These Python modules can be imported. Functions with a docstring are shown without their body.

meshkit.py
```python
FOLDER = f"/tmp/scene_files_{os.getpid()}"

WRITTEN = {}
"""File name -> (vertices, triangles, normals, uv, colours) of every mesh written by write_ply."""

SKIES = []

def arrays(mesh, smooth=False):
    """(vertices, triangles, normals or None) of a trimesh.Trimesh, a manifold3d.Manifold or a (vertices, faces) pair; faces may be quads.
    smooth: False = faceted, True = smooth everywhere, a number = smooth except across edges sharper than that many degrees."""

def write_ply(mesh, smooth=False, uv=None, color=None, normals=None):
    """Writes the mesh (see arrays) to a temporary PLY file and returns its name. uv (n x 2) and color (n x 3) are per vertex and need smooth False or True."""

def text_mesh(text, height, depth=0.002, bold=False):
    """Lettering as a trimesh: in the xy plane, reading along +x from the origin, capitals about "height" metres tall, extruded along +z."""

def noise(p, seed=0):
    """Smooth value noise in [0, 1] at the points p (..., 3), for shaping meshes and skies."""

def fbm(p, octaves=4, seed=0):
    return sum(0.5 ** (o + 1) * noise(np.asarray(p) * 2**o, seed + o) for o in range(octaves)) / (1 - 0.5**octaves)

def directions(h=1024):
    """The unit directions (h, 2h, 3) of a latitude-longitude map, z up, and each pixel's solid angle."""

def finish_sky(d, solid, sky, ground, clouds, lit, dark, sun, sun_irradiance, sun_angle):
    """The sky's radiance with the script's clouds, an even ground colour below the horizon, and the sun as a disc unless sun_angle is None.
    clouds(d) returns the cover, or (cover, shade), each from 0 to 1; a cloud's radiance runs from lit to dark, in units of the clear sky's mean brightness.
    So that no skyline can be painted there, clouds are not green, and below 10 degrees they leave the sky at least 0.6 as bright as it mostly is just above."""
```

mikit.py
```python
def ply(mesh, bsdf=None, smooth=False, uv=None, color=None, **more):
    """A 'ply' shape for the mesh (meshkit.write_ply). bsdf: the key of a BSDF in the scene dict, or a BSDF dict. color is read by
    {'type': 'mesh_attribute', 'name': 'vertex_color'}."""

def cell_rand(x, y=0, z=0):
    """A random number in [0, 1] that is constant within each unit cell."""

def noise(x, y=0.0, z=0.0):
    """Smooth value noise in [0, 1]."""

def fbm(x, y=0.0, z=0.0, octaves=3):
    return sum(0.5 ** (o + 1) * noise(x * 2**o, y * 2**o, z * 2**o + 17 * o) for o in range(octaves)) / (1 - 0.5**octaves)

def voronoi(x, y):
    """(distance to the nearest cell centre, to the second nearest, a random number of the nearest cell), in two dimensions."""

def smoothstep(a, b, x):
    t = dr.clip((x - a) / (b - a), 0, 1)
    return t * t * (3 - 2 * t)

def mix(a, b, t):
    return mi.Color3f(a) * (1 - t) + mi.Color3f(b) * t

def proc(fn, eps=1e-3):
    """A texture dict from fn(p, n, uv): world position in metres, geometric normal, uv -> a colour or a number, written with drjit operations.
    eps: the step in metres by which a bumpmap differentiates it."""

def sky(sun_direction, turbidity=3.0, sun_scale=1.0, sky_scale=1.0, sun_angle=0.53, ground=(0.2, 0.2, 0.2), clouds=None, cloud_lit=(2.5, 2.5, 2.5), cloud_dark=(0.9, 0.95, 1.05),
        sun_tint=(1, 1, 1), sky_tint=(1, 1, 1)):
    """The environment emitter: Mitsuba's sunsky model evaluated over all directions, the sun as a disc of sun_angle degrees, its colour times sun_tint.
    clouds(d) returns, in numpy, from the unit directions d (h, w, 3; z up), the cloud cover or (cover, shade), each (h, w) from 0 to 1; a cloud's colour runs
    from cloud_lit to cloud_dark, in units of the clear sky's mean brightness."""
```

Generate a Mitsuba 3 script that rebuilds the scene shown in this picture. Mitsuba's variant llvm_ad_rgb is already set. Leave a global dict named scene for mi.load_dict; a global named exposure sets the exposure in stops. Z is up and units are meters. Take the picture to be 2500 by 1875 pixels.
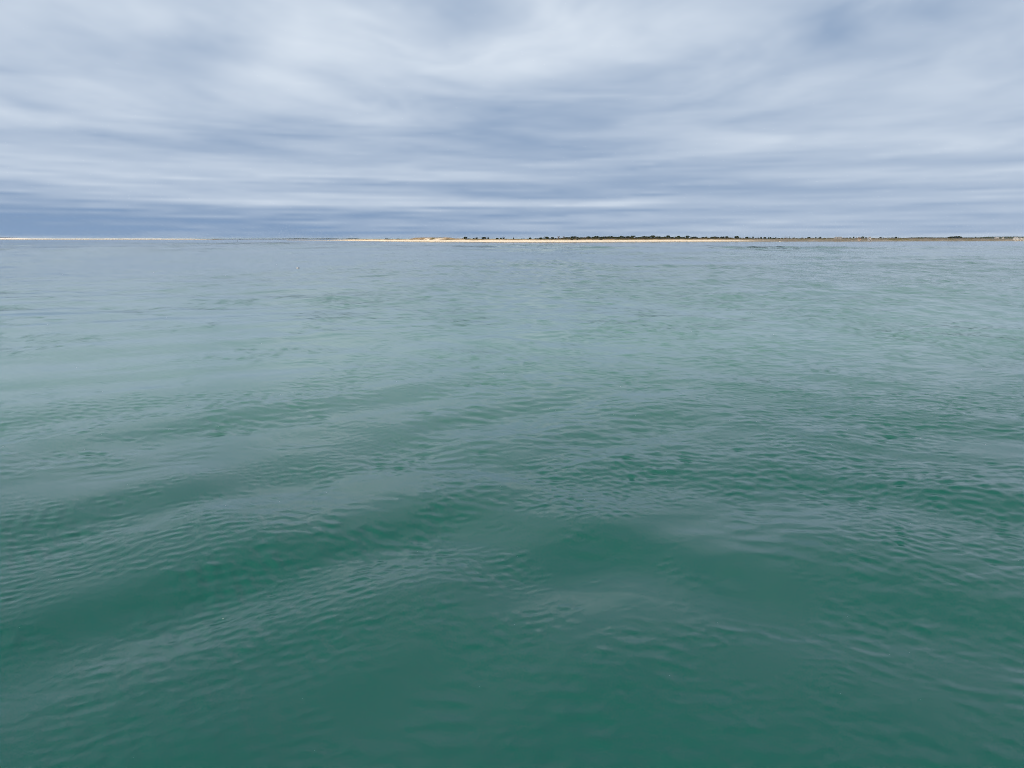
import math, random
import numpy as np, trimesh, drjit as dr, mitsuba as mi, mikit, meshkit
from mikit import noise, fbm, smoothstep, mix, proc
T = mi.ScalarTransform4f
scene, labels = {'type': 'scene'}, {}
rng = np.random.default_rng(11)

# ------------------------------------------------------------------ camera, sky, exposure
HC = 4.5                                   # eye height above the water, metres (ferry deck)
FPX = 1888.0                               # focal length in pixels of the 2500 px wide photograph
TAN = 1250 / FPX
PITCH = math.atan((937.5 - 583.5) / FPX)   # the horizon lies at y = 583.5
scene['camera'] = {'type': 'perspective', 'fov': 2 * math.degrees(math.atan(TAN)), 'fov_axis': 'x', 'near_clip': 0.1, 'far_clip': 60000.0,
                   'to_world': T().look_at(origin=[0, 0, HC], target=[0, math.cos(PITCH), HC - math.sin(PITCH)], up=[0, 0, 1])}
exposure = 1.3
EXPF = 2 ** 1.3
SUN = (-0.45, -0.75, 0.62)


def ray(px, py):
    """world direction of a pixel of the 2500 x 1875 photograph"""
    a, b = (px - 1250) / FPX, (937.5 - py) / FPX
    c, s = math.cos(PITCH), math.sin(PITCH)
    return np.array([a, c + s * b, -s + c * b])


def azel(px, py):
    d = ray(px, py)
    return math.atan2(d[0], d[1]), math.atan2(d[2], math.hypot(d[0], d[1]))


# broad light (+) and dark (-) cloud masses: x, y, half-widths in pixels of a 2212 px wide view, strength
MASSES = [(620, 110, 60, 34, .26), (560, 60, 80, 30, .14), (880, 110, 90, 30, .20), (1050, 150, 110, 40, .14), (1330, 50, 150, 50, .26), (730, 50, 90, 40, .18), (150, 60, 110, 50, .10), (250, 190, 260, 50, .16),
          (200, 268, 150, 12, .16), (470, 385, 230, 16, .24), (700, 425, 200, 9, .20), (1760, 315, 220, 18, .24), (2080, 140, 130, 70, .12), (2000, 372, 220, 12, .18), (1180, 440, 170, 5, .28), (560, 434, 230, 5, .36), (330, 440, 150, 5, .22),
          (1250, 380, 120, 6, .16), (1330, 442, 60, 4, .22), (1700, 300, 130, 8, .14),
          (450, 85, 70, 40, -.28), (90, 195, 110, 30, -.12), (230, 290, 200, 20, -.18), (520, 300, 190, 26, -.24), (1010, 20, 60, 50, -.26), (1000, 290, 110, 50, -.20), (1270, 215, 190, 40, -.22), (700, 205, 180, 25, -.06),
          (1200, 330, 130, 22, -.28), (1420, 380, 210, 15, -.42), (1640, 345, 190, 10, -.32), (1850, 40, 150, 45, -.20), (1200, 418, 170, 9, -.28), (2100, 352, 160, 8, -.22), (700, 398, 200, 7, -.26), (150, 420, 250, 12, -.20),
          (230, 468, 330, 16, -.16), (2050, 275, 200, 12, -.14), (1560, 262, 170, 9, -.16), (1990, 60, 160, 30, -.08), (960, 470, 260, 7, -.18), (1420, 325, 200, 10, -.14)]


def clouds(d):
    az, el = np.arctan2(d[..., 0], d[..., 1]), np.arcsin(np.clip(d[..., 2], 0, 1))
    hyp = np.maximum(np.hypot(d[..., 0], d[..., 1]), 1e-6)
    cx, cy = d[..., 0] / hyp, d[..., 1] / hyp
    v = 1 / np.tan(el + math.radians(2.3))
    tilt = 3.2 * np.sqrt(az ** 2 + .03)
    p = lambda R, S, o: np.stack([cx * R + o, cy * R, (v + tilt) * S], -1)
    q = lambda R, S, o: np.stack([cx * R + o, cy * R, (v + .3 * tilt) * S], -1)
    warp = 1.4 * (meshkit.fbm(p(5., .8, 17.), 2, 44)[..., None] - .5) * np.array([1, -1, 1.2])
    big = meshkit.fbm(p(4.2, .62, 3.7) + warp, 4, 5) - .5
    mid = meshkit.fbm(p(8.0, 1.5, 9.1) + 1.3 * warp, 5, 9) - .5
    fine = meshkit.fbm(q(9.0, 2.0, 4.3) + .6 * warp, 4, 21) - .5
    wisp = 1 - np.abs(2 * meshkit.fbm(q(6.5, 1.7, 1.3) + warp, 4, 33) - 1) * 2.2      # thin brighter edges of the cloud layers
    clump = meshkit.fbm(np.stack([cx * 11 + 2.2, cy * 11, el * 17], -1) + 1.1 * warp, 4, 57) - .5
    nearh = np.exp(-(el / math.radians(9)) ** 2)
    bright = .565 + .46 * big + .44 * mid + .50 * clump * np.clip((el / math.radians(9)) - .25, 0, 1) + .48 * fine * (.25 + .75 * nearh) * (1 - .45 * np.clip((az - .05) / .4, 0, 1)) + .12 * np.clip(wisp, -.5, 1) * (.5 + .5 * nearh) * (1 - .4 * np.clip((az - .05) / .4, 0, 1) * nearh) - .03
    for x, y, sx, sy, k in MASSES:
        a0, e0 = azel(x * 2500 / 2212, y * 2500 / 2212)
        wob = .35 * mid
        bright = bright + .85 * k * np.exp(-.5 * (((az - a0) / (sx * 1.13 / FPX * 1.1)) ** 2 + ((el - e0) / (sy * 1.13 / FPX) + wob * 3) ** 2))
    low = np.exp(-(el / math.radians(2.6)) ** 2)
    bright = bright - (.27 + .21 * np.clip(-az / .5, -.8, 1)) * low - .10 * np.exp(-(el / math.radians(6)) ** 2)
    return np.ones_like(el), np.clip(1 - bright, 0, 1)


LIT, DARK = np.array([.72, .805, .91]), np.array([.22, .335, .525])
SKYK = 4.15
scene['sky'] = mikit.sky(SUN, turbidity=4, sun_scale=1.2, sun_angle=45, sky_scale=1.0, clouds=clouds, cloud_lit=tuple(LIT * SKYK), cloud_dark=tuple(DARK * SKYK), ground=(.08, .16, .15), sun_tint=(1, .97, .9))

# ------------------------------------------------------------------ water
# rings round the boat, finest where the ripples show singly, coarser towards the horizon
def spokes(step, half):
    return np.concatenate([np.linspace(-half, half, int(2 * half / step) + 1), np.linspace(half + .02, 2 * math.pi - half - .02, 46)])


def rings(r0, r1, per):
    return np.exp(np.linspace(math.log(r0), math.log(r1), int(math.log(r1 / r0) * per) + 1))


C1, C2 = 1.31 / 610, 1.31 / 472
ZONES = [(rings(3.4, 20, 295), spokes(C1, 1.0), 1.0), (rings(20, 300, 570), spokes(C2, .77), .77), (np.concatenate([rings(300, 1500, 170), np.exp(np.linspace(math.log(1510), math.log(26000), 90))]), spokes(C2, .77), .77)]
gx, gy, gs, gc, gv, shape0, start = [], [], [], [], [], [], [0]
for rr, az, half in ZONES:
    r, a = np.meshgrid(rr, az, indexing='ij')
    gx.append((r * np.sin(a)).ravel())
    gy.append((r * np.cos(a)).ravel())
    ramp = lambda a_, b_: np.clip((r - a_) / (b_ - a_), 0, 1)
    # the wave detail fades smoothly where the mesh changes its fineness
    dens = np.where(r < 300, 295 + (570 - 295) * ramp(20, 25) - 400 * ramp(215, 300), np.where(r > 1505, 30, 170))
    gs.append((r / dens).ravel())
    gc.append((r * (C1 + (C2 - C1) * ramp(16, 20))).ravel())
    gv.append(np.clip((half - .23 * ramp(12, 20) * (half > .9) - np.abs(np.arctan2(np.sin(a), np.cos(a)))) / .10, 0, 1).ravel())
    shape0.append(r.shape)
    start.append(start[-1] + r.size)
X, Y, stride, cstep, inview = (np.concatenate(q) for q in (gx, gy, gs, gc, gv))
R = np.hypot(X, Y)
AZV = np.arctan2(X, Y)


def vfbm(x, y, o=2, seed=0):
    return meshkit.fbm(np.stack([x, y, np.zeros_like(x)], -1), o, seed)


# calm lanes and ruffled patches, in world metres
ruffle = .30 + 1.0 * np.clip((vfbm(X / 70 + 3.3, Y / 130 + 8.1, 3, 3) - .30) / .42, 0, 1)
ruffle *= .62 + .60 * np.clip((X / np.maximum(Y, 1) + .45) / .8, 0, 1)        # the breeze is fresher to the right
ruffle = np.where(Y > 60, np.maximum(ruffle, .55), ruffle)
lane = lambda y0, w, s: np.exp(-((Y - y0 - s * X) / w) ** 2)
for y0, w, s, x0, x1, k in ((150, 9, .02, 8, 60, .8), (168, 6, -.01, 60, 160, .85), (210, 8, .03, 60, 400, .4)):
    ruffle *= 1 - k * lane(y0, w, s) * np.clip((X - x0) / 15, 0, 1) * np.clip((x1 - X) / 15, 0, 1)
ruffle *= 1 - .93 * np.clip((Y - 560 - 60 * (vfbm(X / 120, Y / 400, 2, 8) - .5) + .12 * X * (X > 0)) / 18, 0, 1) * np.clip((X + 160) / 200, 0, 1)   # sheltered water under the island
ruffle *= 1 - .8 * np.clip((Y - 900) / 500, 0, 1)
Z = np.zeros_like(X)
# the wash of the boat: two trains of low rounded waves running off to the left and the right, broken up by the current
sp = lambda a_, b_, t: np.clip((t - a_) / (b_ - a_), 0, 1) ** 2 * (3 - 2 * np.clip((t - a_) / (b_ - a_), 0, 1))
for nx_, ny_, x0, y0, wl, side, sd in ((-.74, .67, -5.2, 9.0, 3.6, -1, 51), (.43, .90, 2.6, 10.4, 4.1, 1, 57), (-.45, .89, -3.4, 17.0, 5.2, -1, 63), (.62, .78, 6, 15, 2.9, 1, 69)):
    weak = sd > 60
    eta = nx_ * (X - x0) + ny_ * (Y - y0) + 2.2 * (vfbm(X / 6 + sd, Y / 6, 2, sd) - .5) + .6 * (vfbm(X / 1.7, Y / 1.7 + sd, 2, sd + 3) - .5)
    env = np.exp(-np.maximum(eta - (9 if weak else 4), 0) / (8 if weak else 8)) * sp(-3.6, 2.2, side * X + .12 * Y - .4)
    env = env * np.exp(np.minimum(eta + wl * (.55 if side < 0 else .3), 0) / (3.2 if side < 0 else 1.3)) * np.clip(3.2 * (vfbm(X / 4.5 + 4 + sd, Y / 6, 2, sd + 1) - .26), .0, 1.35)
    env = env * np.clip((R - 3.5) / 2, 0, 1) * inview
    wph = 2 * math.pi * eta / (wl + .05 * np.maximum(eta, 0))
    Z += (.028 if weak else .056 if side < 0 else .052) * (wl / 4) * env * (np.sin(wph) + .16 * np.sin(2 * wph + .6))
OCT = [(.13, .19, .060), (.19, .28, .090), (.28, .42, .085), (.42, .7, .046), (.7, 1.2, .026), (1.2, 2.2, .014), (2.2, 4., .020), (4., 8., .018), (8., 18., .012), (18., 40., .008), (.075, .13, .055)]
lean = np.zeros_like(X)
ruffle = ruffle + .45 * np.exp(-((R - 9) / 4) ** 2) * sp(.5, -4, X)
VIS = [np.clip((math.sqrt(lo * hi) / np.maximum(stride, .6 * cstep) - 3.0) / 2.0, 0, 1) for lo, hi, _ in OCT]
total = sum(o[2] ** 2 for o in OCT)
seen = sum(v * o[2] ** 2 for v, o in zip(VIS, OCT))
s_eff = .165 - .065 * sp(45, 130, R)
gain = np.clip(s_eff / np.sqrt(np.maximum(seen, 1e-9)), .4, 9)       # what the mesh is too coarse for far away is carried by its next longer waves
for (lo, hi, slope), vis in zip(OCT, VIS):
    mid = math.sqrt(lo * hi)
    vis = vis * np.maximum(inview, np.clip(mid / (R * .1) - 3, 0, 1))
    idx = np.nonzero(vis > 0)[0]
    if not len(idx):
        continue
    x, y, az, st_, cs_ = X[idx], Y[idx], AZV[idx], stride[idx], cstep[idx]
    wx, wy = x + .30 * mid * np.sin(y / (1.9 * mid) + 1), y + .30 * mid * np.sin(x / (2.3 * mid) + 2)
    n = 16 if mid < 1 else 12
    h = np.zeros(len(idx), np.float32)
    for i in range(n):
        L = lo * (hi / lo) ** rng.random()
        if mid > 1.3:    # two trains fanning out of the boat
            th = (rng.normal(.70, .18) if i % 2 else rng.normal(-.60, .18)) if mid < 6 else rng.normal(.1, .5)
        else:            # short-crested ripples of the light breeze
            th = rng.normal(.10, .70)
        kk = 2 * math.pi / L
        ph = (kk * (math.sin(th) * wx - math.cos(th) * wy) + rng.random() * 6.283).astype(np.float32)
        across = np.clip(L / np.maximum(np.abs(np.sin(th + az)), .05) / cs_ / 3.2 - .4, 0, 1)
        h += ((1 / kk) * across * (np.sin(ph) - .22 * np.cos(2 * ph))).astype(np.float32)
    m1 = vfbm(x / (11 * mid) + 5.1 * mid, y / (15 * mid), 2, 31 + int(mid * 10))
    if mid < 1.3:      # ripples stand in loose groups, more of them where the breeze is fresher
        m2 = vfbm(x / (2.2 * mid) + 3.7, y / (2.2 * mid), 1, 61 + int(mid * 10))
        patch = .04 + np.clip((.8 * (m1 - .5) + (.45 * (m2 - .5)) + .5 - (.575 + .06 * sp(13, 26, R[idx]) - .20 * ruffle[idx])) / .17, 0, 1)
        patch = patch * (.55 + .45 * sp(6.5, 11, R[idx]))
        far = np.clip((R[idx] - 60) / 70, 0, 1)
        patch = patch * (1 - far) + far * (.06 + .60 * ruffle[idx] * np.clip(2.4 * (m2 - .30), 0, 1.3))
    else:
        m2 = vfbm(x / (2.2 * mid) + 1.7, y / (4 * mid), 1, 61 + int(mid * 10))
        patch = (.15 + np.clip((m1 - .28) / .3, 0, 1) * .9) * (.35 + .65 * np.minimum(ruffle[idx], 1))
        far = np.clip((R[idx] - 60) / 70, 0, 1)
        patch = patch * (1 - far) + far * ruffle[idx] * (.25 + .75 * np.clip(2.4 * (m2 - .30), 0, 1.3))
    amp = slope * math.sqrt(2 / n) * patch * gain[idx]
    Z[idx] += vis[idx] * amp * h
    if mid < 1.3:
        lean[idx] += vis[idx] * amp * h
# small waves lean towards the side they run to, so their near faces are steeper than their backs
X -= 1.5 * lean * np.sin(AZV)
Y -= 1.5 * lean * np.cos(AZV)
# where a finer zone meets a coarser one, its last ring follows the coarser ring's edges
for k in (0, 1):
    (n0, m0), (n1, m1_) = shape0[k], shape0[k + 1]
    e = start[k] + (n0 - 1) * m0
    f0 = start[k + 1]
    pts = np.stack([X[f0:f0 + m1_], Y[f0:f0 + m1_], Z[f0:f0 + m1_]], 1)
    pts = np.vstack([pts, pts[:1]])
    azc = np.append(ZONES[k + 1][1], ZONES[k + 1][1][0] + 2 * math.pi)
    for c, arr in enumerate((X, Y, Z)):
        arr[e:e + m0] = np.interp(ZONES[k][1], azc, pts[:, c])
F = []
for k, (nr, na) in enumerate(shape0):
    i, j = np.meshgrid(np.arange(nr - 1), np.arange(na), indexing='ij')
    j2 = (j + 1) % na
    q = start[k] + np.stack([i * na + j, i * na + j2, (i + 1) * na + j2, (i + 1) * na + j], -1).reshape(-1, 4)
    F += [q[:, [0, 1, 2]], q[:, [0, 2, 3]]]
V = np.vstack([np.stack([X, Y, Z], 1), [[0, 0, 0]]])
na = shape0[0][1]
F = np.vstack(F + [np.stack([np.full(na, len(V) - 1), (np.arange(na) + 1) % na, np.arange(na)], 1)])
if np.cross(V[F[0, 1]] - V[F[0, 0]], V[F[0, 2]] - V[F[0, 0]])[2] < 0:
    F = F[:, ::-1]
# normals worked out over all zones, with the seam rings shared
wn = meshkit.arrays((V, F), True)[2]
for k in (0, 1):
    (n0, m0), (n1, m1_) = shape0[k], shape0[k + 1]
    e, f0 = start[k] + (n0 - 1) * m0, start[k + 1]
    azc = np.append(ZONES[k + 1][1], ZONES[k + 1][1][0] + 2 * math.pi)
    outer = wn[f0:f0 + m1_]
    inner = np.stack([np.interp(ZONES[k + 1][1], ZONES[k][1], wn[e:e + m0, c]) for c in range(3)], 1)
    both = outer + inner
    wn[f0:f0 + m1_] = both / np.linalg.norm(both, axis=1, keepdims=True)
    bb = np.vstack([wn[f0:f0 + m1_], wn[f0:f0 + 1]])
    wn[e:e + m0] = np.stack([np.interp(ZONES[k][1], azc, bb[:, c]) for c in range(3)], 1)


def water_col(p, n, uv):
    t = fbm(p.x * .035 + 7, p.y * .012 + 3, 0, 3)
    c = mix((.004, .085, .069), (.009, .104, .086), smoothstep(.35, .65, t))
    sky_sheen = smoothstep(6, 30, p.y - .35 * p.x + 14 * (t - .5))            # sky reflection put into the colour: paler farther off and to the left
    c = mix(c, (.104, .232, .224), sky_sheen)
    c = mix(c, (.088, .180, .186), smoothstep(22, 110, p.y))             # tint of the reflected sky painted in: less green farther out
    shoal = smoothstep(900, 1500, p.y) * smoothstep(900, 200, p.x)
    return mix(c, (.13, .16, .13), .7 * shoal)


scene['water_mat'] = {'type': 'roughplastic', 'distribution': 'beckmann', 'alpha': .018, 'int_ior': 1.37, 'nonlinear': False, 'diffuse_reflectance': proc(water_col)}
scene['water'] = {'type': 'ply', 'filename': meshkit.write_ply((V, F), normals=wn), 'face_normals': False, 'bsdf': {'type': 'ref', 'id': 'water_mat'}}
labels['water'] = {'kind': 'structure', 'label': 'calm green tidal water rippling out to the horizon'}

# ------------------------------------------------------------------ land: shared helpers
def dirp(px):
    """horizontal direction and its distance factor under column px of the photograph"""
    d = ray(px, 583.5)
    d = np.array([d[0], d[1], 0])
    return d / d[1]                        # one metre deep along +y


def ground_z(px, dist):
    """height and position of the island under column px at depth dist"""
    return island_height(px, dist - float(np.interp(px, SH_X, SH_D)))


def obj(key, mesh, mat, smooth=False, **kw):
    scene[key] = mikit.ply(mesh, mat, smooth=smooth, **kw)
    return key


def grid_faces(n, m):
    i, j = np.meshgrid(np.arange(n - 1), np.arange(m - 1), indexing='ij')
    q = np.stack([i * m + j, (i + 1) * m + j, (i + 1) * m + j + 1, i * m + j + 1], -1).reshape(-1, 4)
    return np.vstack([q[:, [0, 1, 2]], q[:, [0, 2, 3]]])


def up(V, F):
    a, b, c = V[F[:, 0]], V[F[:, 1]], V[F[:, 2]]
    return F[:, ::-1] if np.cross(b - a, c - a)[:, 2].sum() < 0 else F


# ------------------------------------------------------------------ the long sandy island across the water
SH_X = np.array([700, 780, 860, 940, 1060, 1220, 1380, 1500, 1620, 1740, 1860, 1980, 2060, 2150, 2240, 2340, 2500, 2900, 3400])
SH_D = np.array([2900, 2500, 1750, 1420, 1160, 1010, 1015, 1090, 1180, 1250, 1300, 1400, 1350, 1500, 1560, 1650, 1720, 1900, 2300.])
GRASS = (np.array([700, 800, 880, 1000, 1012, 1035, 1060, 1095, 1112, 1200, 1400, 1700, 1860, 2000, 2200, 2500, 3400]),
         np.array([.5, .9, 4.0, 4.1, 6.2, 7.0, 6.5, 6.8, 5.2, 4.4, 4.0, 4.6, 4.6, 5.2, 5.6, 5.4, 5.0]))
SANDZ = (np.array([700, 790, 870, 1000, 1500, 1700, 1790, 1880, 2060, 2500, 3400]), np.array([.35, .55, 2.9, 3.2, 3.3, 3.0, 2.2, 1.4, 1.1, 1.0, 1.0]))
WETW = (np.array([700, 860, 940, 1380, 1560, 1700, 1860, 2060, 3400]), np.array([160, 70, 25, 18, 40, 50, 90, 110, 140.]))


def island_height(px, s):
    px, s = np.asarray(px, float), np.asarray(s, float)
    zg, zs, ww = np.interp(px, *GRASS), np.interp(px, *SANDZ), np.interp(px, *WETW)
    st = lambda a, b, x: np.clip((x - a) / (b - a), 0, 1) ** 2 * (3 - 2 * np.clip((x - a) / (b - a), 0, 1))
    z = -.35 + .55 * np.clip((s + 12) / 22, 0, 1) + .30 * np.clip((s - 6) / ww, 0, 1)
    z = z + (zs - .5) * st(ww, ww + 55, s) + (zg - zs) * st(ww + 50, ww + 95, s)
    n = vfbm(px / 9., s / 26., 4, 71) - .5
    z = z + n * st(ww + 45, ww + 110, s) * (1.0 + .5 * (zg > 5.8))
    n2 = vfbm(px / 4., s / 14., 2, 77) - .5
    z = z + n2 * .5 * st(ww + 20, ww + 70, s)
    return z * (1 - st(430, 560, s)) - .6 * st(430, 560, s)


U = np.concatenate([np.arange(700, 2560, 2.2), np.arange(2560, 3401, 14)])
S = np.concatenate([np.arange(-14, 30, 6), np.arange(30, 260, 5), np.arange(260, 580, 16)])
uu, ss = np.meshgrid(U, S, indexing='ij')
DD = np.interp(uu, SH_X, SH_D) + ss
dx = (uu - 1250) / FPX / (math.cos(PITCH) + math.sin(PITCH) * (937.5 - 583.5) / FPX)
IV = np.stack([dx * DD, DD, island_height(uu.ravel(), ss.ravel()).reshape(uu.shape)], -1).reshape(-1, 3)
IF = up(IV, grid_faces(len(U), len(S)))


def island_col(p, n, uv):
    q = p.z + 1.1 * (fbm(p.x * .06, p.y * .03, 0, 3) - .5) * smoothstep(1.0, 2.0, p.z)
    east = smoothstep(330, 520, p.x)
    wet = mix((.20, .175, .135), (.27, .235, .18), fbm(p.x * .05, p.y * .02, 3, 3))
    sand = mix((.72, .635, .51), (.80, .725, .60), fbm(p.x * .09, p.y * .05, 1, 3))
    flat = mix((.37, .355, .315), (.215, .20, .17), smoothstep(.42, .58, fbm(p.x * .022, p.y * .03, 5, 3)))
    sand = mix(sand, flat, east)
    g = fbm(p.x * .18, p.y * .12, 0, 4)
    grass = mix(mix((.23, .175, .11), (.40, .32, .21), smoothstep(.3, .7, g)), (.185, .172, .142), .9 * east)
    grass = mix(grass, (.13, .12, .055), smoothstep(.55, .72, fbm(p.x * .05 + 9, p.y * .06, 2, 3)))
    top = 3.05 - 1.9 * east
    blow = smoothstep(-150, -138, p.x) * smoothstep(-100, -118, p.x) * smoothstep(.42, .56, fbm(p.x * .1, p.y * .1, 0, 2)) * smoothstep(6.6, 5.4, p.z)
    c = mix(wet, sand, smoothstep(.42, .62, q - .0 * east))
    return mix(c, mix(grass, sand, blow), smoothstep(top - .15, top + .25, q))


scene['island_mat'] = {'type': 'diffuse', 'reflectance': proc(island_col)}
obj('sandy_island', (IV, IF), 'island_mat', smooth=True)
labels['sandy_island'] = {'kind': 'structure', 'label': 'long low sandy island with a pale beach and tan dune grass'}

# ------------------------------------------------------------------ the far white sandbar on the left
u = np.arange(-700, 548, 2.0)
SB = 4200.
s_ = np.concatenate([[-60, -20], np.arange(0, 120, 12), np.arange(120, 420, 30)])
ub, sb = np.meshgrid(u, s_, indexing='ij')
crest = np.interp(ub, [-700, 0, 40, 46, 52, 64, 70, 80, 105, 150, 255, 262, 270, 300, 330, 360, 400, 470, 530, 546], [10, 9.5, 8.2, 7.8, 9.0, 8.8, 7.6, 7.8, 7.0, 6.6, 6.5, 7.6, 6.7, 6.6, 7.0, 6.5, 6.2, 5.4, 2.0, .3])
st = lambda a, b, x: np.clip((x - a) / (b - a), 0, 1) ** 2 * (3 - 2 * np.clip((x - a) / (b - a), 0, 1))
zb = -.5 + .8 * st(-60, 10, sb) + (crest - .3) * st(5, 90, sb) + .8 * (vfbm(ub.ravel() / 11, sb.ravel() / 60, 3, 4).reshape(ub.shape) - .5) * st(40, 110, sb) * (crest > 3)
grassy = np.interp(ub, [-700, 20, 46, 56], [3.6, 3.4, 2.8, 0]) * st(110, 180, sb)
zb = (zb + grassy) * (1 - st(330, 400, sb)) - .6 * st(330, 400, sb)
dxb = (ub - 1250) / FPX / (math.cos(PITCH) + math.sin(PITCH) * (937.5 - 583.5) / FPX)
BV = np.stack([dxb * (SB + sb), SB + sb, zb], -1).reshape(-1, 3)


def bar_col(p, n, uv):
    wet = mi.Color3f(.24, .22, .185)
    sand = mix((.76, .735, .69), (.70, .67, .61), smoothstep(.5, .8, fbm(p.x * .01, p.y * .02, 0, 3)))
    c = mix(wet, sand, smoothstep(2.2, 3.0, p.z))
    return mix(c, mix((.11, .085, .06), (.19, .15, .10), noise(p.x * .02, p.y * .02)), smoothstep(9.6, 10.1, p.z + 1.2 * (noise(p.x * .02, 3) - .5)))


scene['sandbar_mat'] = {'type': 'diffuse', 'reflectance': proc(bar_col)}
obj('sandbar', (BV, up(BV, grid_faces(len(u), len(s_)))), 'sandbar_mat', smooth=True)
labels['sandbar'] = {'kind': 'structure', 'label': 'bright white sandbar far off at the left'}

# ------------------------------------------------------------------ distant wooded coasts, each one mass of trees on low ground
def coast(name, px0, px1, dist, tops, mat, step, n_layers, seed):
    """low ground with a wood on it that is too far off to tell its trees apart"""
    g = np.random.default_rng(seed)
    xs = np.arange(px0, px1 + .01, (px1 - px0) / 60)
    sg = np.array([-30, 0, 40, 300, 420.])
    a, b = np.meshgrid(xs, sg, indexing='ij')
    z = np.interp(b, sg, [-.6, .3, 1.6, 2.2, -.6])
    fx = 1 / FPX / (math.cos(PITCH) + math.sin(PITCH) * (937.5 - 583.5) / FPX)
    v = np.stack([(a - 1250) * fx * (dist + b), dist + b, z], -1).reshape(-1, 3)
    obj(name, (v, up(v, grid_faces(len(xs), len(sg)))), 'coast_mat', smooth=True)
    labels[name] = {'kind': 'structure'}
    parts = []
    width = (px1 - px0) * fx * dist
    ico = trimesh.creation.icosphere(1, 1.0)
    for L in range(n_layers):
        for px in np.arange(px0, px1, step):
            q = px + g.uniform(-.5, .5) * step
            d = dist + 40 + 200 * L / n_layers + g.uniform(-20, 20)
            top = np.interp(q, tops[0], tops[1]) * g.uniform(.75, 1.06) * (d / dist)
            if top < 2.5:
                continue
            w = top * g.uniform(.55, .95) + 1
            m = ico.copy()
            m.vertices *= 1 + .22 * (g.random((len(m.vertices), 1)) - .5)
            m.vertices = m.vertices * [w, w, top * .55] + [(q - 1250) * fx * d, d, 1.2 + top * .45]
            parts.append(m)
    m = trimesh.util.concatenate(parts)
    obj(name + '_wood', (m.vertices, m.faces), mat, smooth=False)
    return name + '_wood'


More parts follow.
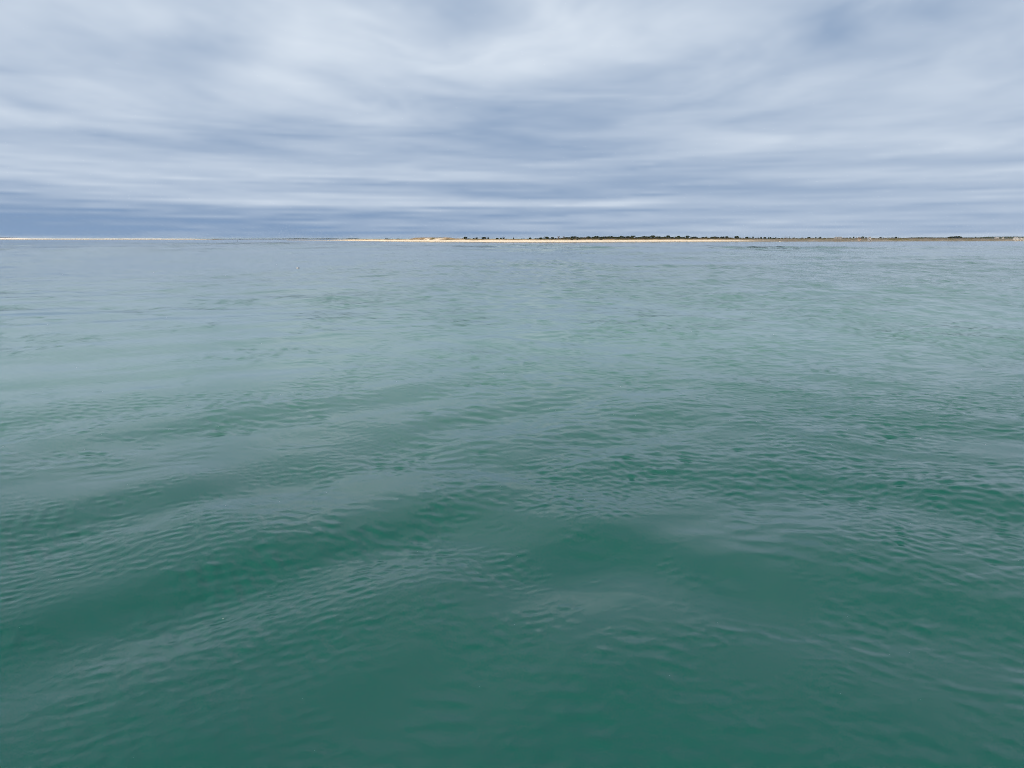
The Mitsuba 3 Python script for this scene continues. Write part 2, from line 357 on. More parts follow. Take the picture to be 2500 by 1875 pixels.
scene['coast_mat'] = {'type': 'diffuse', 'reflectance': {'type': 'rgb', 'value': (.24, .21, .15)}}
scene['wood_mat'] = {'type': 'diffuse', 'reflectance': proc(lambda p, n, uv: mix((.018, .030, .016), (.05, .058, .030), noise(p.x * .03, p.y * .03, p.z * .1)))}
w1 = coast('far_coast', 520, 905, 9000., ([520, 668, 671, 674, 690, 720, 735, 760, 775, 800, 822, 832, 845, 850, 868, 880, 905], [4, 5.5, 9, 5.5, 7, 11, 11.5, 7, 8.5, 11, 9, 5, 9, 11, 11, 5, 2.6]), 'wood_mat', .8, 3, 3)
labels[w1] = {'kind': 'stuff', 'label': 'thin dark line of far-off woods left of the sandy island'}
w2 = coast('mainland', 2220, 3300, 5200., ([2220, 2250, 2300, 2390, 2410, 2470, 2500, 3300], [13, 15, 13, 14, 18, 18.5, 18.5, 20]), 'wood_mat', 1.4, 4, 5)
labels[w2] = {'kind': 'stuff', 'label': 'hazy blue wooded mainland behind the right end of the island'}

# ------------------------------------------------------------------ materials of the small things
def mat(name, rgb, rough=.8, **kw):
    scene[name] = {'type': 'twosided', 'bsdf': {'type': 'principled', 'base_color': {'type': 'rgb', 'value': rgb}, 'roughness': rough, 'specular': .3, **kw}}


def foliage(name, a, b):
    scene[name] = {'type': 'twosided', 'bsdf': {'type': 'diffuse', 'reflectance': proc(lambda p, n, uv: mix(a, b, noise(p.x * .9, p.y * .9, p.z * .9)))}}


foliage('evergreen_leaf', (.012, .022, .012), (.045, .062, .028))
foliage('olive_leaf', (.030, .040, .016), (.085, .090, .040))
foliage('bare_twig', (.075, .058, .045), (.150, .120, .095))
mat('bark', (.10, .075, .055))
mat('white_paint', (.62, .62, .60), .5)
mat('grey_shingle', (.20, .215, .24))
mat('grey_wall', (.34, .35, .37))
mat('tan_wall', (.40, .33, .27))
mat('dark_glass', (.03, .035, .045), .15)
mat('dark_hull', (.025, .035, .06), .4)
mat('buoy_paint', (.035, .045, .04), .5)
mat('steel', (.30, .32, .35), .4)
mat('foam', (.85, .87, .86), .6)

FX = 1 / FPX / (math.cos(PITCH) + math.sin(PITCH) * (937.5 - 583.5) / FPX)


def at(px, depth, z=0.0):
    return np.array([(px - 1250) * FX * depth, depth, z])


def z_of(py, depth):
    return HC + (583.5 - py) * depth / FPX


def numbered(name):
    k, i = name, 0
    while k in labels:
        i += 1
        k = f'{name}_{i:03d}'
    return k


def thing(name, label, cat, group=None):
    key = numbered(name)
    labels[key] = {'label': label, 'category': cat}
    if group:
        labels[key]['group'] = group
    return key


# ------------------------------------------------------------------ trees: tapered trunk with limbs, crown of leaf sprays in uneven lobes
def crown_mesh(seed, kind):
    g = np.random.default_rng(seed)
    lobes = []
    if kind == 'cone':
        for k in range(9):
            t = k / 8
            lobes.append(((g.uniform(-.18, .18) * (1 - t), g.uniform(-.18, .18) * (1 - t), .2 + .72 * t), .40 * (1 - t) + .10, .16))
    elif kind == 'low':
        for k in range(9):
            x = g.uniform(-.75, .75)
            lobes.append(((x, g.uniform(-.5, .5), .42 + .2 * g.random() - .2 * abs(x)), g.uniform(.22, .36), g.uniform(.24, .36)))
    else:
        lobes.append(((0, 0, .5), .62, .34))
        lobes.append(((0, 0, .20), .70, .20))
        for k in range(13):
            an, rr = g.random() * 6.283, g.uniform(.25, .70)
            h = g.uniform(.22, .86) - .25 * (rr - .3)
            lobes.append(((rr * math.cos(an), rr * math.sin(an), h), g.uniform(.26, .38), g.uniform(.13, .22)))
    v, f = [], []
    per = 52 if kind != 'bare' else 34
    for (cx, cy, cz), rx, rz in lobes:
        for q in range(per):
            d = g.normal(size=3)
            d /= np.linalg.norm(d)
            c = np.array([cx, cy, cz]) + d * [rx, rx, rz] * g.uniform(.55, 1.05)
            c[2] = max(c[2], .04)
            n = d + .8 * g.normal(size=3)
            n /= np.linalg.norm(n)
            a = np.cross(n, [0, 0, 1.0])
            a /= np.linalg.norm(a) + 1e-9
            b = np.cross(n, a)
            sa, sb = g.uniform(.08, .15), g.uniform(.05, .10)
            if kind == 'bare':
                sa, sb = sa * 1.1, sb * .3
            k0 = len(v)
            v += [c - a * sa, c - b * sb + a * .01, c + a * sa, c + b * sb * .8]
            f += [[k0, k0 + 1, k0 + 2], [k0, k0 + 2, k0 + 3]]
    return np.array(v), np.array(f)


def tube(p0, p1, r0, r1, n=7):
    p0, p1 = np.array(p0, float), np.array(p1, float)
    t = (p1 - p0) / np.linalg.norm(p1 - p0)
    a = np.cross(t, [0, 1, 0] if abs(t[1]) < .9 else [1, 0, 0])
    a /= np.linalg.norm(a)
    b = np.cross(t, a)
    an = np.arange(n) * 2 * math.pi / n
    ring = np.cos(an)[:, None] * a + np.sin(an)[:, None] * b
    v = np.vstack([p0 + ring * r0, p1 + ring * r1, [p0], [p1]])
    i = np.arange(n)
    j = (i + 1) % n
    f = np.vstack([np.stack([i, j, j + n], 1), np.stack([i, j + n, i + n], 1), np.stack([j, i, i * 0 + 2 * n], 1), np.stack([i + n, j + n, i * 0 + 2 * n + 1], 1)])
    return trimesh.Trimesh(v, f, process=False)


def trunk_mesh(seed):
    g = np.random.default_rng(seed)
    parts = [tube((0, 0, -.05), (.03, .02, .4), .055, .04), tube((.03, .02, .39), (0, 0, .8), .04, .015)]
    for k in range(5):
        an = g.random() * 6.283
        z = g.uniform(.22, .6)
        parts.append(tube((.02, .01, z), (.5 * math.cos(an), .5 * math.sin(an), z + g.uniform(.08, .25)), .022, .007, 5))
    return trimesh.util.concatenate(parts)


CROWN = {k: [crown_mesh(100 * i + q, k) for q in range(n)] for i, (k, n) in enumerate((('round', 5), ('cone', 2), ('low', 3), ('bare', 3)))}
KEYS = {}


def proto(name, mesh, material, smooth=False):
    if name not in KEYS:
        KEYS[name] = mikit.ply(mesh, material, smooth=smooth)
    return KEYS[name]


CM = {'round': 'evergreen_leaf', 'cone': 'evergreen_leaf', 'low': 'evergreen_leaf', 'bare': 'bare_twig', 'olive': 'olive_leaf'}
count = 0
PLACE = {}


def tree(px, top, w, kind, label, group=None, back=None):
    """a tree under column px whose tip reaches row top and whose crown is w pixels wide, all in the 2500 px photograph"""
    global count
    count += 1
    g = np.random.default_rng(900 + count)
    sh = float(np.interp(px, SH_X, SH_D))
    ww = float(np.interp(px, *WETW))
    dist = sh + ww + (back if back is not None else g.uniform(110, 190))
    z0 = float(island_height(np.array([px]), np.array([dist - sh]))[0])
    h = max(1.08 * (z_of(top, dist) - z0), 1.0)
    half = .5 * w * dist / FPX * (1.4 if 1365 < px < 1790 else 1.2)
    key = thing('shrub' if h < 2.6 else 'tree', label, 'shrub' if h < 2.6 else 'tree', group)
    PLACE[key] = px
    shape = 'round' if kind == 'olive' else kind
    v = int(g.integers(len(CROWN[shape])))
    M = T().translate(at(px, dist, z0 - .05).tolist()).rotate([0, 0, 1], float(g.uniform(0, 360))).scale([half, half, h])
    scene[key + '__trunk'] = {**proto(f'trunk{v}', trunk_mesh(40 + v), 'bark', 30), 'to_world': M}
    scene[key + '__crown'] = {**proto(f'crown_{kind}{v}', CROWN[shape][v], CM[kind]), 'to_world': M}
    return key


LONE = [  # x, top, width, kind, label
    (943.6, 581.6, 9, 'low', 'low dark bush on the sand left of the dune, the left one of two'), (972.5, 582.4, 6.5, 'low', 'small dark bush just left of the bare sand dune'),
    (1129.5, 581, 2.6, 'low', 'tiny dark bush at the left foot of the first tree right of the dune'), (1136, 578.5, 8.5, 'round', 'dark tree, the first one to the right of the grassy dune'),
    (1144.5, 581.8, 8, 'low', 'low shrub leaning off the right side of the first tree past the dune'), (1156, 581, 6.6, 'low', 'flat dark shrub between the first tree and the round one past the dune'),
    (1164, 579.7, 7, 'round', 'round dark tree, second tree right of the grassy dune'), (1182, 578.2, 12, 'round', 'broadest lone dark tree between the dune and the dense tree belt'),
    (1192, 579.7, 5.2, 'round', 'small dark tree touching the right side of the broadest lone tree'), (1214, 580.4, 9, 'low', 'wide low dark shrub in the middle of the lone trees'),
    (1223, 580.4, 5, 'round', 'small dark tree on the right edge of the wide low shrub'), (1229.7, 579.7, 5.4, 'round', 'small upright dark tree just left of a tiny bush in the gap'),
    (1235.5, 582.6, 2.8, 'low', 'tiny bush at the left side of the gap before the pointed tree'), (1253.5, 579.6, 4.6, 'cone', 'small pointed dark tree standing alone in the grass'),
    (1274, 581.7, 3.2, 'low', 'tiny dark bush right of the pointed lone tree, left one of a pair'), (1278.7, 582, 4, 'low', 'tiny dark bush right of the pointed lone tree, right one of a pair'),
    (1288, 582.6, 6.4, 'low', 'low dark shrub on the left side of a round dark tree'), (1294.2, 579.7, 6.8, 'round', 'round dark tree with a low shrub on its left, alone in the grass'),
    (1312.5, 581.4, 6.4, 'low', 'low shrub at the left end of the tree belt'), (1320, 579.7, 7.6, 'round', 'dark tree with a flat top at the left end of the tree belt'),
    (1333.5, 577.5, 12, 'round', 'broad domed dark tree near the left end of the tree belt'), (1342, 581.8, 5.4, 'low', 'low dark shrub between the domed tree and the forked tree'),
    (1348.5, 578.5, 8.2, 'round', 'dark tree with a forked crown right of the domed tree'), (1356, 580.4, 4.6, 'low', 'small dark shrub right of the forked tree'),
    (1364, 576.8, 7.2, 'bare', 'pale leafless tree at the left start of the dense belt')]
for x, top, w, kind, lab in LONE:
    tree(x, top, w, kind, lab, back=float(70 + 30 * rng.random()))
BELT = [(1371, 580.4, 8, 'bare'), (1377, 577.2, 6, 'bare'), (1382, 579, 6, 'olive'), (1388.5, 578.7, 8, 'round'), (1400.5, 576.8, 13, 'round'), (1397, 580.5, 7, 'olive'), (1409.5, 577.8, 5, 'round'), (1414, 579.4, 6, 'round'),
        (1420, 578.8, 9, 'round'), (1428, 578.6, 9, 'bare'), (1437, 577.4, 11, 'round'), (1441, 579.6, 6, 'bare'), (1448, 578.3, 9, 'round'), (1457, 576.3, 13, 'round'), (1455, 580.5, 8, 'olive'), (1468.5, 577.8, 9, 'round'),
        (1475.5, 577, 15, 'round'), (1476, 580, 9, 'olive'), (1484, 578, 8, 'round'), (1491, 576.8, 12, 'round'), (1495, 579.5, 9, 'olive'), (1502, 578.5, 10, 'round'), (1511, 578.5, 9, 'round'), (1516.5, 576.4, 7, 'round'), (1516, 580, 8, 'olive'),
        (1523.5, 577.3, 9, 'round'), (1532, 576.3, 9, 'round'), (1538, 578, 7, 'olive'), (1545, 574.8, 9, 'round'), (1541, 578, 8, 'olive'), (1553.5, 578.5, 9, 'round'), (1560.5, 578.2, 8, 'round'), (1566, 578, 6, 'olive'), (1573, 577, 12, 'round'),
        (1577, 579.6, 9, 'olive'), (1583.5, 577.8, 9, 'round'), (1588, 576.8, 4, 'cone'), (1594, 575.2, 9, 'round'), (1594, 580.3, 8, 'bare'), (1602, 576.8, 9, 'olive'), (1609.5, 577.5, 7, 'round'), (1616, 578.5, 9, 'olive'), (1623, 577.8, 6, 'round'),
        (1630.5, 575.5, 9, 'round'), (1636, 578.5, 6, 'round'), (1641.5, 578.3, 8, 'round'), (1649.5, 577.8, 5, 'olive'), (1656.5, 575.5, 8, 'round'), (1661, 578, 6, 'round'), (1667, 578.3, 7, 'round'), (1672, 577.9, 5, 'cone'), (1678, 576, 8, 'round'),
        (1686.5, 577.9, 4, 'cone'), (1694.5, 577.7, 11, 'round'), (1690, 580, 6, 'olive')]
NAMES = {'round': 'dark evergreen in the dense tree belt of the sandy island', 'olive': 'olive green tree among dark evergreens of the dense belt',
         'bare': 'greyish leafless tree among dark evergreens of the dense belt', 'cone': 'narrow pointed evergreen in the dense tree belt of the island'}
for x, top, w, kind in BELT:
    tree(x, top, w, kind, NAMES[kind], {'round': 'dark evergreens of the dense belt', 'olive': 'olive trees of the dense belt', 'bare': 'leafless trees of the dense belt', 'cone': 'pointed evergreens of the dense belt'}[kind])
tree(1468, 583.2, 8, 'low', 'low dark shrub on the upper beach in front of the dense belt', back=50)
tree(1410, 582.8, 4, 'low', 'small dark shrub at the edge of the beach left of the grassy bank', back=50)
tree(1397, 582.6, 6, 'low', 'dark shrub at the top of the beach under the left part of the belt', back=52)
THIN = [(1701.5, 578.6, 4, 'round'), (1708, 580.4, 8, 'low'), (1716, 578.9, 7, 'round'), (1724, 577.4, 7, 'olive'), (1729.5, 579.7, 3.5, 'low'), (1734.5, 580.8, 7, 'low'), (1738.5, 578.5, 7, 'round'), (1745, 577.8, 7, 'olive'), (1752.5, 578.8, 6, 'round'),
        (1758.5, 579.4, 5, 'round'), (1764.5, 577.7, 9, 'round'), (1774, 576.8, 8, 'round'), (1781, 579.4, 5, 'bare'), (1787, 580, 8, 'bare')]
for x, top, w, kind in THIN:
    tree(x, top, w, kind, {'round': 'dark evergreen where the belt thins, left of the tall tree', 'low': 'low dark shrub where the belt thins, left of the tall tree', 'olive': 'grey green tree where the belt thins, left of the tall tree',
                           'bare': 'greyish leafless bush just left of the tall bushy tree'}[kind], {'round': 'evergreens of the thinning belt', 'low': 'low shrubs of the thinning belt', 'olive': 'grey green trees of the thinning belt', 'bare': 'leafless bushes by the tall tree'}[kind])
tree(1798, 576, 13, 'round', 'tall bushy dark tree standing out right of the tree belt')
SCRUB = [(1808, 579.7, 4, 'low'), (1814, 580.3, 9, 'bare'), (1823, 578.5, 8, 'round'), (1830, 579.4, 9, 'low'), (1838, 577.8, 5, 'round'), (1845, 580.4, 8, 'bare'), (1851.5, 579.4, 4, 'low'), (1858, 578.6, 5, 'round'), (1867, 578.5, 7, 'round'), (1871, 581.5, 5, 'low'),
         (1876, 578.8, 3, 'round'), (1880.5, 578.5, 4.5, 'round'), (1888, 580.4, 10, 'low'), (1894, 578.9, 3, 'olive'), (1901, 580.8, 8, 'low'), (1908.5, 579.8, 5, 'low'), (1919, 580, 10, 'bare'), (1928, 578, 3.8, 'cone'), (1935.5, 579.8, 3, 'low'), (1938.7, 579.6, 3.8, 'round'),
         (1944.5, 581.2, 7, 'low'), (1953.5, 581.2, 5, 'low'), (1959.5, 580, 9, 'bare'), (1966.5, 580.4, 3.2, 'low'), (1974.5, 578.4, 8.5, 'round'), (1984, 580.6, 9, 'bare'), (1991.5, 578.5, 3.6, 'round'), (1998.5, 579.6, 4, 'low'), (2002.2, 578.5, 4.8, 'round'), (2013, 580.4, 7, 'low'),
         (2024, 580.4, 10, 'bare'), (2060, 580.2, 9, 'bare'), (2067.5, 579.8, 7, 'low'), (2074.5, 578.8, 6, 'low'), (2084, 577.8, 4.2, 'round'), (2091, 579.6, 4, 'low'), (2106.5, 577.8, 8, 'round'), (2114, 578.8, 5.4, 'low'), (2134, 580.9, 8, 'low'), (2144.5, 581, 5, 'low'), (2149.5, 578.8, 6, 'round'),
         (2157.5, 579.6, 5, 'low'), (2162.5, 580.3, 4, 'bare'), (2167.5, 578.5, 3, 'cone'), (2171.5, 580, 6, 'low'), (2178, 579.3, 5, 'low'), (2182.5, 579.3, 4.5, 'low'), (2187, 578.2, 5.5, 'round'), (2193, 579.4, 5, 'low'), (2199.5, 580.4, 6, 'low'), (2207, 580.4, 7, 'low'), (2213.5, 580.5, 6, 'low'), (2220.5, 580.4, 5, 'low'),
         (2229, 581.2, 10, 'bare'), (2245, 580.2, 12, 'bare'), (2259, 580, 10, 'bare'), (2274, 580.5, 10, 'bare'), (2292, 580.6, 11, 'bare'), (2358.5, 580, 6, 'low'), (2349, 580.6, 7, 'bare'), (2370, 580.4, 10, 'bare'), (2382, 578.3, 3.4, 'round')]
for x, top, w, kind in SCRUB:
    side = 'left' if x < 2036 else 'right'
    ref = 'between the tall tree and the grey houses' if x < 2036 else 'right of the grey houses'
    tree(x, top, w, kind, {'round': f'small round dark tree, {ref}', 'low': f'low dark shrub, {ref}', 'bare': f'brown leafless thicket, {ref}',
                           'cone': f'small pointed tree, {ref}', 'olive': f'small grey green tree, {ref}'}[kind],
         {'round': 'small dark trees on the flats', 'low': 'low dark shrubs on the flats', 'bare': 'leafless thickets on the flats', 'cone': 'pointed trees on the flats', 'olive': 'grey green trees on the flats'}[kind] + f' {ref}')
for k, (x, top, w) in enumerate([(2317, 578.6, 8), (2322, 577.8, 8), (2328, 577.4, 9), (2334, 577, 9), (2340, 577, 8), (2345, 577.8, 6)]):
    tree(x, top, w, 'round', 'dense black green tree in the flat-topped grove near the right edge', 'trees of the flat-topped grove', back=150)

# look-alikes of a row are told apart by their order
ONES = 'first second third fourth fifth sixth seventh eighth ninth tenth eleventh twelfth thirteenth fourteenth fifteenth sixteenth seventeenth eighteenth nineteenth'.split()
TENS = {2: ('twentieth', 'twenty'), 3: ('thirtieth', 'thirty'), 4: ('fortieth', 'forty')}
ordinal = lambda n: ONES[n - 1] if n < 20 else TENS[n // 10][0] if n % 10 == 0 else TENS[n // 10][1] + '-' + ONES[n % 10 - 1]
same = {}
for key in sorted(PLACE, key=PLACE.get):
    same.setdefault(labels[key]['label'], []).append(key)
for text, keys in same.items():
    if len(keys) > 1:
        for i, key in enumerate(keys):
            tail = ' in ' if ' in the ' in text else ' among ' if ' among ' in text else ' where ' if ' where ' in text else ', '
            head, _, rest = text.partition(tail)
            labels[key]['label'] = f'{ordinal(i + 1)} {head} from the left{tail}{rest}'

# the low scrub and dune grass tufts that fill the ground under the trees
def scrub(name, label, spans, material, seed):
    g = np.random.default_rng(seed)
    v, f = [], []
    for x0, x1, n, hmax, d0, d1 in spans:
        for q in range(n):
            px = g.uniform(x0, x1)
            sh = float(np.interp(px, SH_X, SH_D)) + float(np.interp(px, *WETW))
            s = g.uniform(d0, d1)
            z = float(island_height(np.array([px]), np.array([sh + s - float(np.interp(px, SH_X, SH_D))]))[0])
            c0 = at(px, sh + s, z)
            hh = hmax * g.uniform(.4, 1)
            for k in range(14):
                c = c0 + [g.normal() * hh * .8, g.normal() * hh * .8, hh * g.random()]
                nn = g.normal(size=3)
                nn /= np.linalg.norm(nn)
                a = np.cross(nn, [.1, .2, 1.0])
                a /= np.linalg.norm(a)
                b = np.cross(nn, a)
                sa, sb = hh * g.uniform(.18, .34), hh * g.uniform(.12, .24)
                k0 = len(v)
                v += [c - a * sa, c - b * sb, c + a * sa, c + b * sb]
                f += [[k0, k0 + 1, k0 + 2], [k0, k0 + 2, k0 + 3]]
    obj(name, (np.array(v), np.array(f)), material)
    labels[name] = {'kind': 'stuff', 'label': label}


scrub('undergrowth', 'dark low scrub filling the ground under the tree belt', [(1305, 1380, 240, 1.4, 100, 180), (1375, 1790, 2100, 2.2, 100, 200), (1790, 2060, 420, 1.5, 110, 200), (2060, 2400, 420, 1.2, 110, 200)], 'olive_leaf', 5)
scrub('brushwood', 'brown leafless brush along the foot of the tree belt', [(1340, 1790, 900, 1.5, 95, 120), (1790, 2400, 900, 1.3, 105, 200)], 'bare_twig', 6)

# ------------------------------------------------------------------ houses on the flats
def box(x0, x1, y0, y1, z0, z1):
    m = trimesh.creation.box((x1 - x0, y1 - y0, z1 - z0))
    m.apply_translation(((x0 + x1) / 2, (y0 + y1) / 2, (z0 + z1) / 2))
    return m


def house(px, w, top, label, wall, roof, dist, gable='side', hip=.42, z0=None, group=None):
    W = w * dist / FPX
    sh = float(np.interp(px, SH_X, SH_D))
    z0 = float(island_height(np.array([px]), np.array([dist - sh]))[0]) if z0 is None else z0
    H = max(z_of(top, dist) - z0, 3.0)
    key = thing('house', label, 'house', group)
    c = at(px, dist, z0 - .2)
    eave, D = H * (1 - hip), max(6.0, W * .8)
    M = T().translate(c.tolist())
    put = lambda part, m, ma: scene.__setitem__(f'{key}__{part}', {**mikit.ply(m, ma), 'to_world': M})
    wm = box(-W / 2, W / 2, -D / 2, D / 2, 0, eave)
    o = .35
    if gable == 'side':       # ridge runs left to right
        pr = np.array([[x, y, z] for x in (-W / 2 - o, W / 2 + o) for y, z in ((-D / 2 - o, eave - .1), (D / 2 + o, eave - .1), (0, H + .2))])
        gv = np.array([[x, y, z] for x in (-W / 2, W / 2) for y, z in ((-D / 2, eave), (D / 2, eave), (0, H))])
    else:                      # gable faces the water
        pr = np.array([[x, y, z] for y in (-D / 2 - o, D / 2 + o) for x, z in ((-W / 2 - o, eave - .1), (W / 2 + o, eave - .1), (0, H + .2))])
        gv = np.array([[x, y, z] for y in (-D / 2, D / 2) for x, z in ((-W / 2, eave), (W / 2, eave), (0, H))])
    put('wall', trimesh.util.concatenate([wm, trimesh.convex.convex_hull(gv * [1, 1, 1])]), wall)
    if gable == 'side':
        rf = trimesh.convex.convex_hull(pr)
        rf = trimesh.util.concatenate([trimesh.convex.convex_hull(np.vstack([pr[[0, 3, 2, 5]], pr[[0, 3, 2, 5]] + [0, 0, .25]])), trimesh.convex.convex_hull(np.vstack([pr[[1, 4, 2, 5]], pr[[1, 4, 2, 5]] + [0, 0, .25]]))])
    else:
        rf = trimesh.util.concatenate([trimesh.convex.convex_hull(np.vstack([pr[[0, 3, 2, 5]], pr[[0, 3, 2, 5]] + [0, 0, .25]])), trimesh.convex.convex_hull(np.vstack([pr[[1, 4, 2, 5]], pr[[1, 4, 2, 5]] + [0, 0, .25]]))])
    put('roof', rf, roof)
    n = max(2, int(W / 2.6))
    for k in range(n):
        xk = -W / 2 + W * (k + .5) / n
        if k == n // 2:
            put('door', box(xk - .5, xk + .5, -D / 2 - .05, -D / 2 + .02, .25, min(2.3, eave - .1)), 'dark_glass')
        else:
            put('window' + ('' if k == 0 else f'_{k:03d}'), box(xk - .55, xk + .55, -D / 2 - .05, -D / 2 + .02, eave * .38, eave * .8), 'dark_glass')
    return key


house(2040.5, 5.4, 578.6, 'small grey house, the left one of the two grey houses', 'grey_wall', 'grey_shingle', 1560, 'front', .5)
house(2050, 8, 578.4, 'wide grey house with a long roof, right one of the two grey houses', 'grey_wall', 'grey_shingle', 1560, 'side', .5)
house(2098, 5.5, 579.8, 'low brownish house between two dark bushes', 'tan_wall', 'bark', 1570)
house(2122.8, 6.2, 578.6, 'grey house standing right of the dark bush with a domed top', 'grey_wall', 'grey_shingle', 1560, 'front', .45)
house(2433, 8, 580.4, 'pale grey low house below the wooded mainland', 'grey_wall', 'grey_wall', 1900)
house(2448.5, 2.2, 581.4, 'tiny white shed right of the pale grey low house', 'white_paint', 'grey_wall', 1900, 'front', .4)
house(2480, 9.5, 580.0, 'bright white low house near the right edge', 'white_paint', 'grey_wall', 1890)
house(2491, 3.2, 579.8, 'narrow white house between two wider white ones', 'white_paint', 'grey_shingle', 1890, 'front', .35)
house(2500, 6.5, 580.0, 'white house cut off by the right edge of the picture', 'white_paint', 'grey_shingle', 1890)

# radio mast behind the scrub
k = thing('radio_mast', 'thin faint mast rising above the scrub left of the grey houses', 'mast')
p = at(1917.5, 1650, 4.0)
zt = z_of(575, 1650)
scene[k + '__pole'] = mikit.ply(tube(p, (p[0], p[1], zt), .28, .10), 'steel', smooth=30)
scene[k + '__platform'] = mikit.ply(trimesh.util.concatenate([tube((p[0], p[1], zt - 5), (p[0], p[1], zt - 4.6), .9, .9, 10)]), 'steel')

# white beacon on the sandbar
k = thing('beacon', 'white daymark post standing on the white sandbar', 'beacon')
p = at(186.7, 4270, 7.2)
scene[k + '__post'] = mikit.ply(tube(p, p + [0, 0, 5.2], .35, .25), 'white_paint', smooth=30)
scene[k + '__panel'] = mikit.ply(box(p[0] - .9, p[0] + .9, p[1] - .45, p[1] - .35, p[2] + 2.6, p[2] + 5.0), 'white_paint')

# ------------------------------------------------------------------ boats and buoys
def hull(L, B, Hh, sheer=.25):
    xs = np.linspace(-L / 2, L / 2, 13)
    v = []
    for x in xs:
        t = (x + L / 2) / L
        b = B / 2 * (1 - max(0, (t - .55) / .45) ** 2.2) * (.85 + .15 * min(1, t * 4)) + .02
        zt = Hh * (.75 + sheer * t * t * 1.3)
        v += [[x, -b, zt], [x, -b * .82, 0], [x, 0, -.35 * Hh], [x, b * .82, 0], [x, b, zt]]
    v = np.array(v)
    f = []
    for i in range(12):
        for j in range(5):
            a, b2 = i * 5 + j, i * 5 + (j + 1) % 5
            f += [[a, b2, b2 + 5], [a, b2 + 5, a + 5]]
    for e in (0, 60):
        f += [[e, e + 1, e + 2], [e, e + 2, e + 3], [e, e + 3, e + 4]]
    return trimesh.Trimesh(v, np.array(f), process=False)


def boat(px, dist, L, B, H, rot, label, hm, cm, mast=0):
    k = thing('boat', label, 'boat')
    M = T().translate(at(px, dist, 0).tolist()).rotate([0, 0, 1], rot)
    put = lambda part, m, ma: scene.__setitem__(f'{k}__{part}', {**mikit.ply(m, ma), 'to_world': M})
    put('hull', hull(L, B, H), hm)
    put('cabin', trimesh.convex.convex_hull(np.array([[x, y, z] for z, x0, x1, b in ((H * .7, -.18 * L, .2 * L, .36 * B), (H * .7 + L * .16, -.16 * L, .13 * L, .32 * B)) for x in (x0, x1) for y in (-b, b)])), cm)
    put('windscreen', box(.02 * L, .1 * L, -.345 * B, .345 * B, H * .7 + L * .08, H * .7 + L * .13), 'dark_glass')
    if mast:
        put('mast', tube((0, 0, H), (0, 0, mast), .25, .12), 'steel')


boat(585.7, 6600, 11, 4, 2.6, 10, 'dark boat on the horizon between the white sandbar and the sandy island', 'dark_hull', 'dark_hull', 10.5)
boat(1904.5, 1285, 2.6, 1.3, .8, 170, 'small white boat lying in the shallows in front of the tan flats', 'white_paint', 'white_paint')


def buoy(px, dist, s, label, tilt):
    k = thing('buoy', label, 'buoy')
    M = T().translate(at(px, dist, 0).tolist()).rotate([0, 1, 0], tilt).scale(s)
    prof = np.array([[0, -.4], [.42, -.4], [.5, -.1], [.5, .22], [.42, .34], [.14, .42], [.11, .8], [0, .82]])
    scene[k + '__float'] = {**mikit.ply(trimesh.creation.revolve(prof, sections=18), 'buoy_paint', smooth=40), 'to_world': M}
    scene[k + '__topmark'] = {**mikit.ply(trimesh.creation.revolve(np.array([[0, .8], [.2, .82], [.22, 1.05], [0, 1.3]]), sections=14), 'buoy_paint', smooth=40), 'to_world': M}


buoy(579.5, 1560, 1.6, 'dark buoy floating below the horizon boat', 25)
buoy(949, 1075, .95, 'small dark buoy just off the beach of the sandy island', 18)
buoy(88.5, 2300, 1.5, 'faint dark buoy off the left part of the white sandbar', 5)

# ------------------------------------------------------------------ the bird on the water, and a bubble of foam
import manifold3d as m3


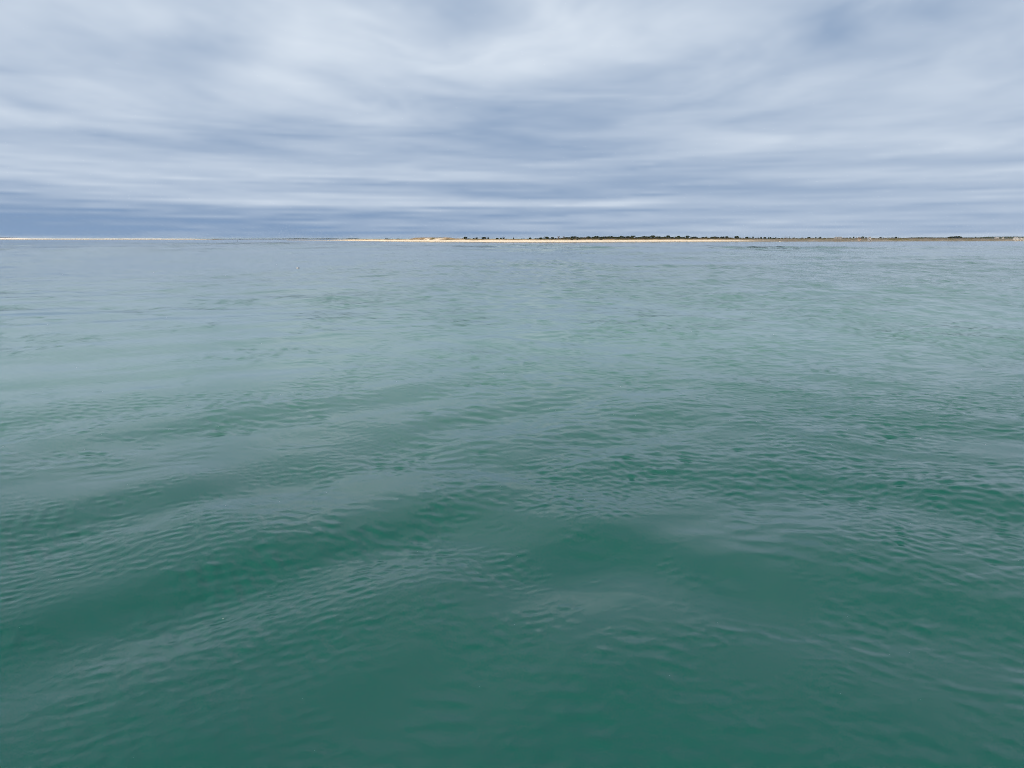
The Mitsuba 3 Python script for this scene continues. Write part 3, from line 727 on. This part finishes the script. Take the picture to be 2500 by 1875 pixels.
def bird():
    def ball(c, r):
        return m3.Manifold.sphere(r, 20).translate(c)
    hullof = lambda *bs: m3.Manifold.batch_hull([ball(c, r) for c, r in bs])
    body = hullof(((-.13, 0, .045), .055), ((-.04, 0, .035), .085), ((.08, 0, .04), .07), ((.17, 0, .065), .026))
    tail = hullof(((.16, 0, .066), .024), ((.235, .018, .088), .006), ((.235, -.018, .088), .006))
    neck = hullof(((-.125, 0, .07), .045), ((-.150, 0, .15), .027))
    head = hullof(((-.150, 0, .160), .029), ((-.172, 0, .163), .023))
    bill = hullof(((-.185, 0, .160), .012), ((-.232, 0, .152), .003))
    wings = [hullof(((-.06, s * .055, .075), .034), ((.08, s * .045, .082), .026), ((.21, s * .016, .096), .007)) for s in (-1, 1)]
    m = body + tail + neck + head + bill + wings[0] + wings[1]
    m = m.refine_to_length(.012).to_mesh()
    t = trimesh.Trimesh(m.vert_properties[:, :3], m.tri_verts)
    trimesh.smoothing.filter_taubin(t, iterations=6)
    v = t.vertices
    white = np.array([.82, .82, .80])
    dark = np.array([.035, .040, .050])
    n = t.vertex_normals
    col = np.tile(dark, (len(v), 1))
    col[(v[:, 0] < -.075) & (v[:, 2] < .135)] = white          # breast and fore neck
    col[(v[:, 2] < .03)] = white * .8                          # flanks
    return t, col


bt, bc = bird()
k = thing('bird', 'dark capped sea bird with a white breast floating on the open water', 'bird')
bd = 122.3
scene['bird_mat'] = {'type': 'principled', 'base_color': {'type': 'mesh_attribute', 'name': 'vertex_color'}, 'roughness': .7}
wz = lambda x, y: float(Z[np.argmin((X - x) ** 2 + (Y - y) ** 2)])
bp = at(724, bd)
scene[k] = {**mikit.ply(bt, 'bird_mat', smooth=True, color=bc), 'to_world': T().translate([bp[0], bp[1], wz(bp[0], bp[1]) - .012]).rotate([0, 0, 1], 22).scale(1.08)}
d = ray(543, 1492)
d = d * (HC / -d[2])
k = thing('foam_fleck', 'tiny white fleck of foam on the green water at lower left', 'foam')
fm = trimesh.creation.icosphere(2, 1.0)
fm.vertices[:, 2] = np.maximum(fm.vertices[:, 2], -.4)
scene[k] = {**mikit.ply(fm, 'foam', smooth=True), 'to_world': T().translate([d[0], d[1], wz(d[0], d[1]) + .001]).scale([.005, .005, .004])}

# ------------------------------------------------------------------ sea air
HAZE_D = 1.6e-5
scene['haze_air'] = {'type': 'homogeneous', 'albedo': {'type': 'rgb', 'value': (.93, .95, .97)}, 'sigma_t': {'type': 'rgb', 'value': (HAZE_D * .8, HAZE_D, HAZE_D * 1.35)}}
scene['haze'] = {'type': 'cube', 'to_world': T().translate([0, 0, 14]).scale([30000, 30000, 17]), 'bsdf': {'type': 'null'}, 'interior': {'type': 'ref', 'id': 'haze_air'}}
labels['haze'] = {'kind': 'stuff', 'label': 'thin sea haze that lightens the far shores'}
scene['camera']['medium'] = {'type': 'ref', 'id': 'haze_air'}
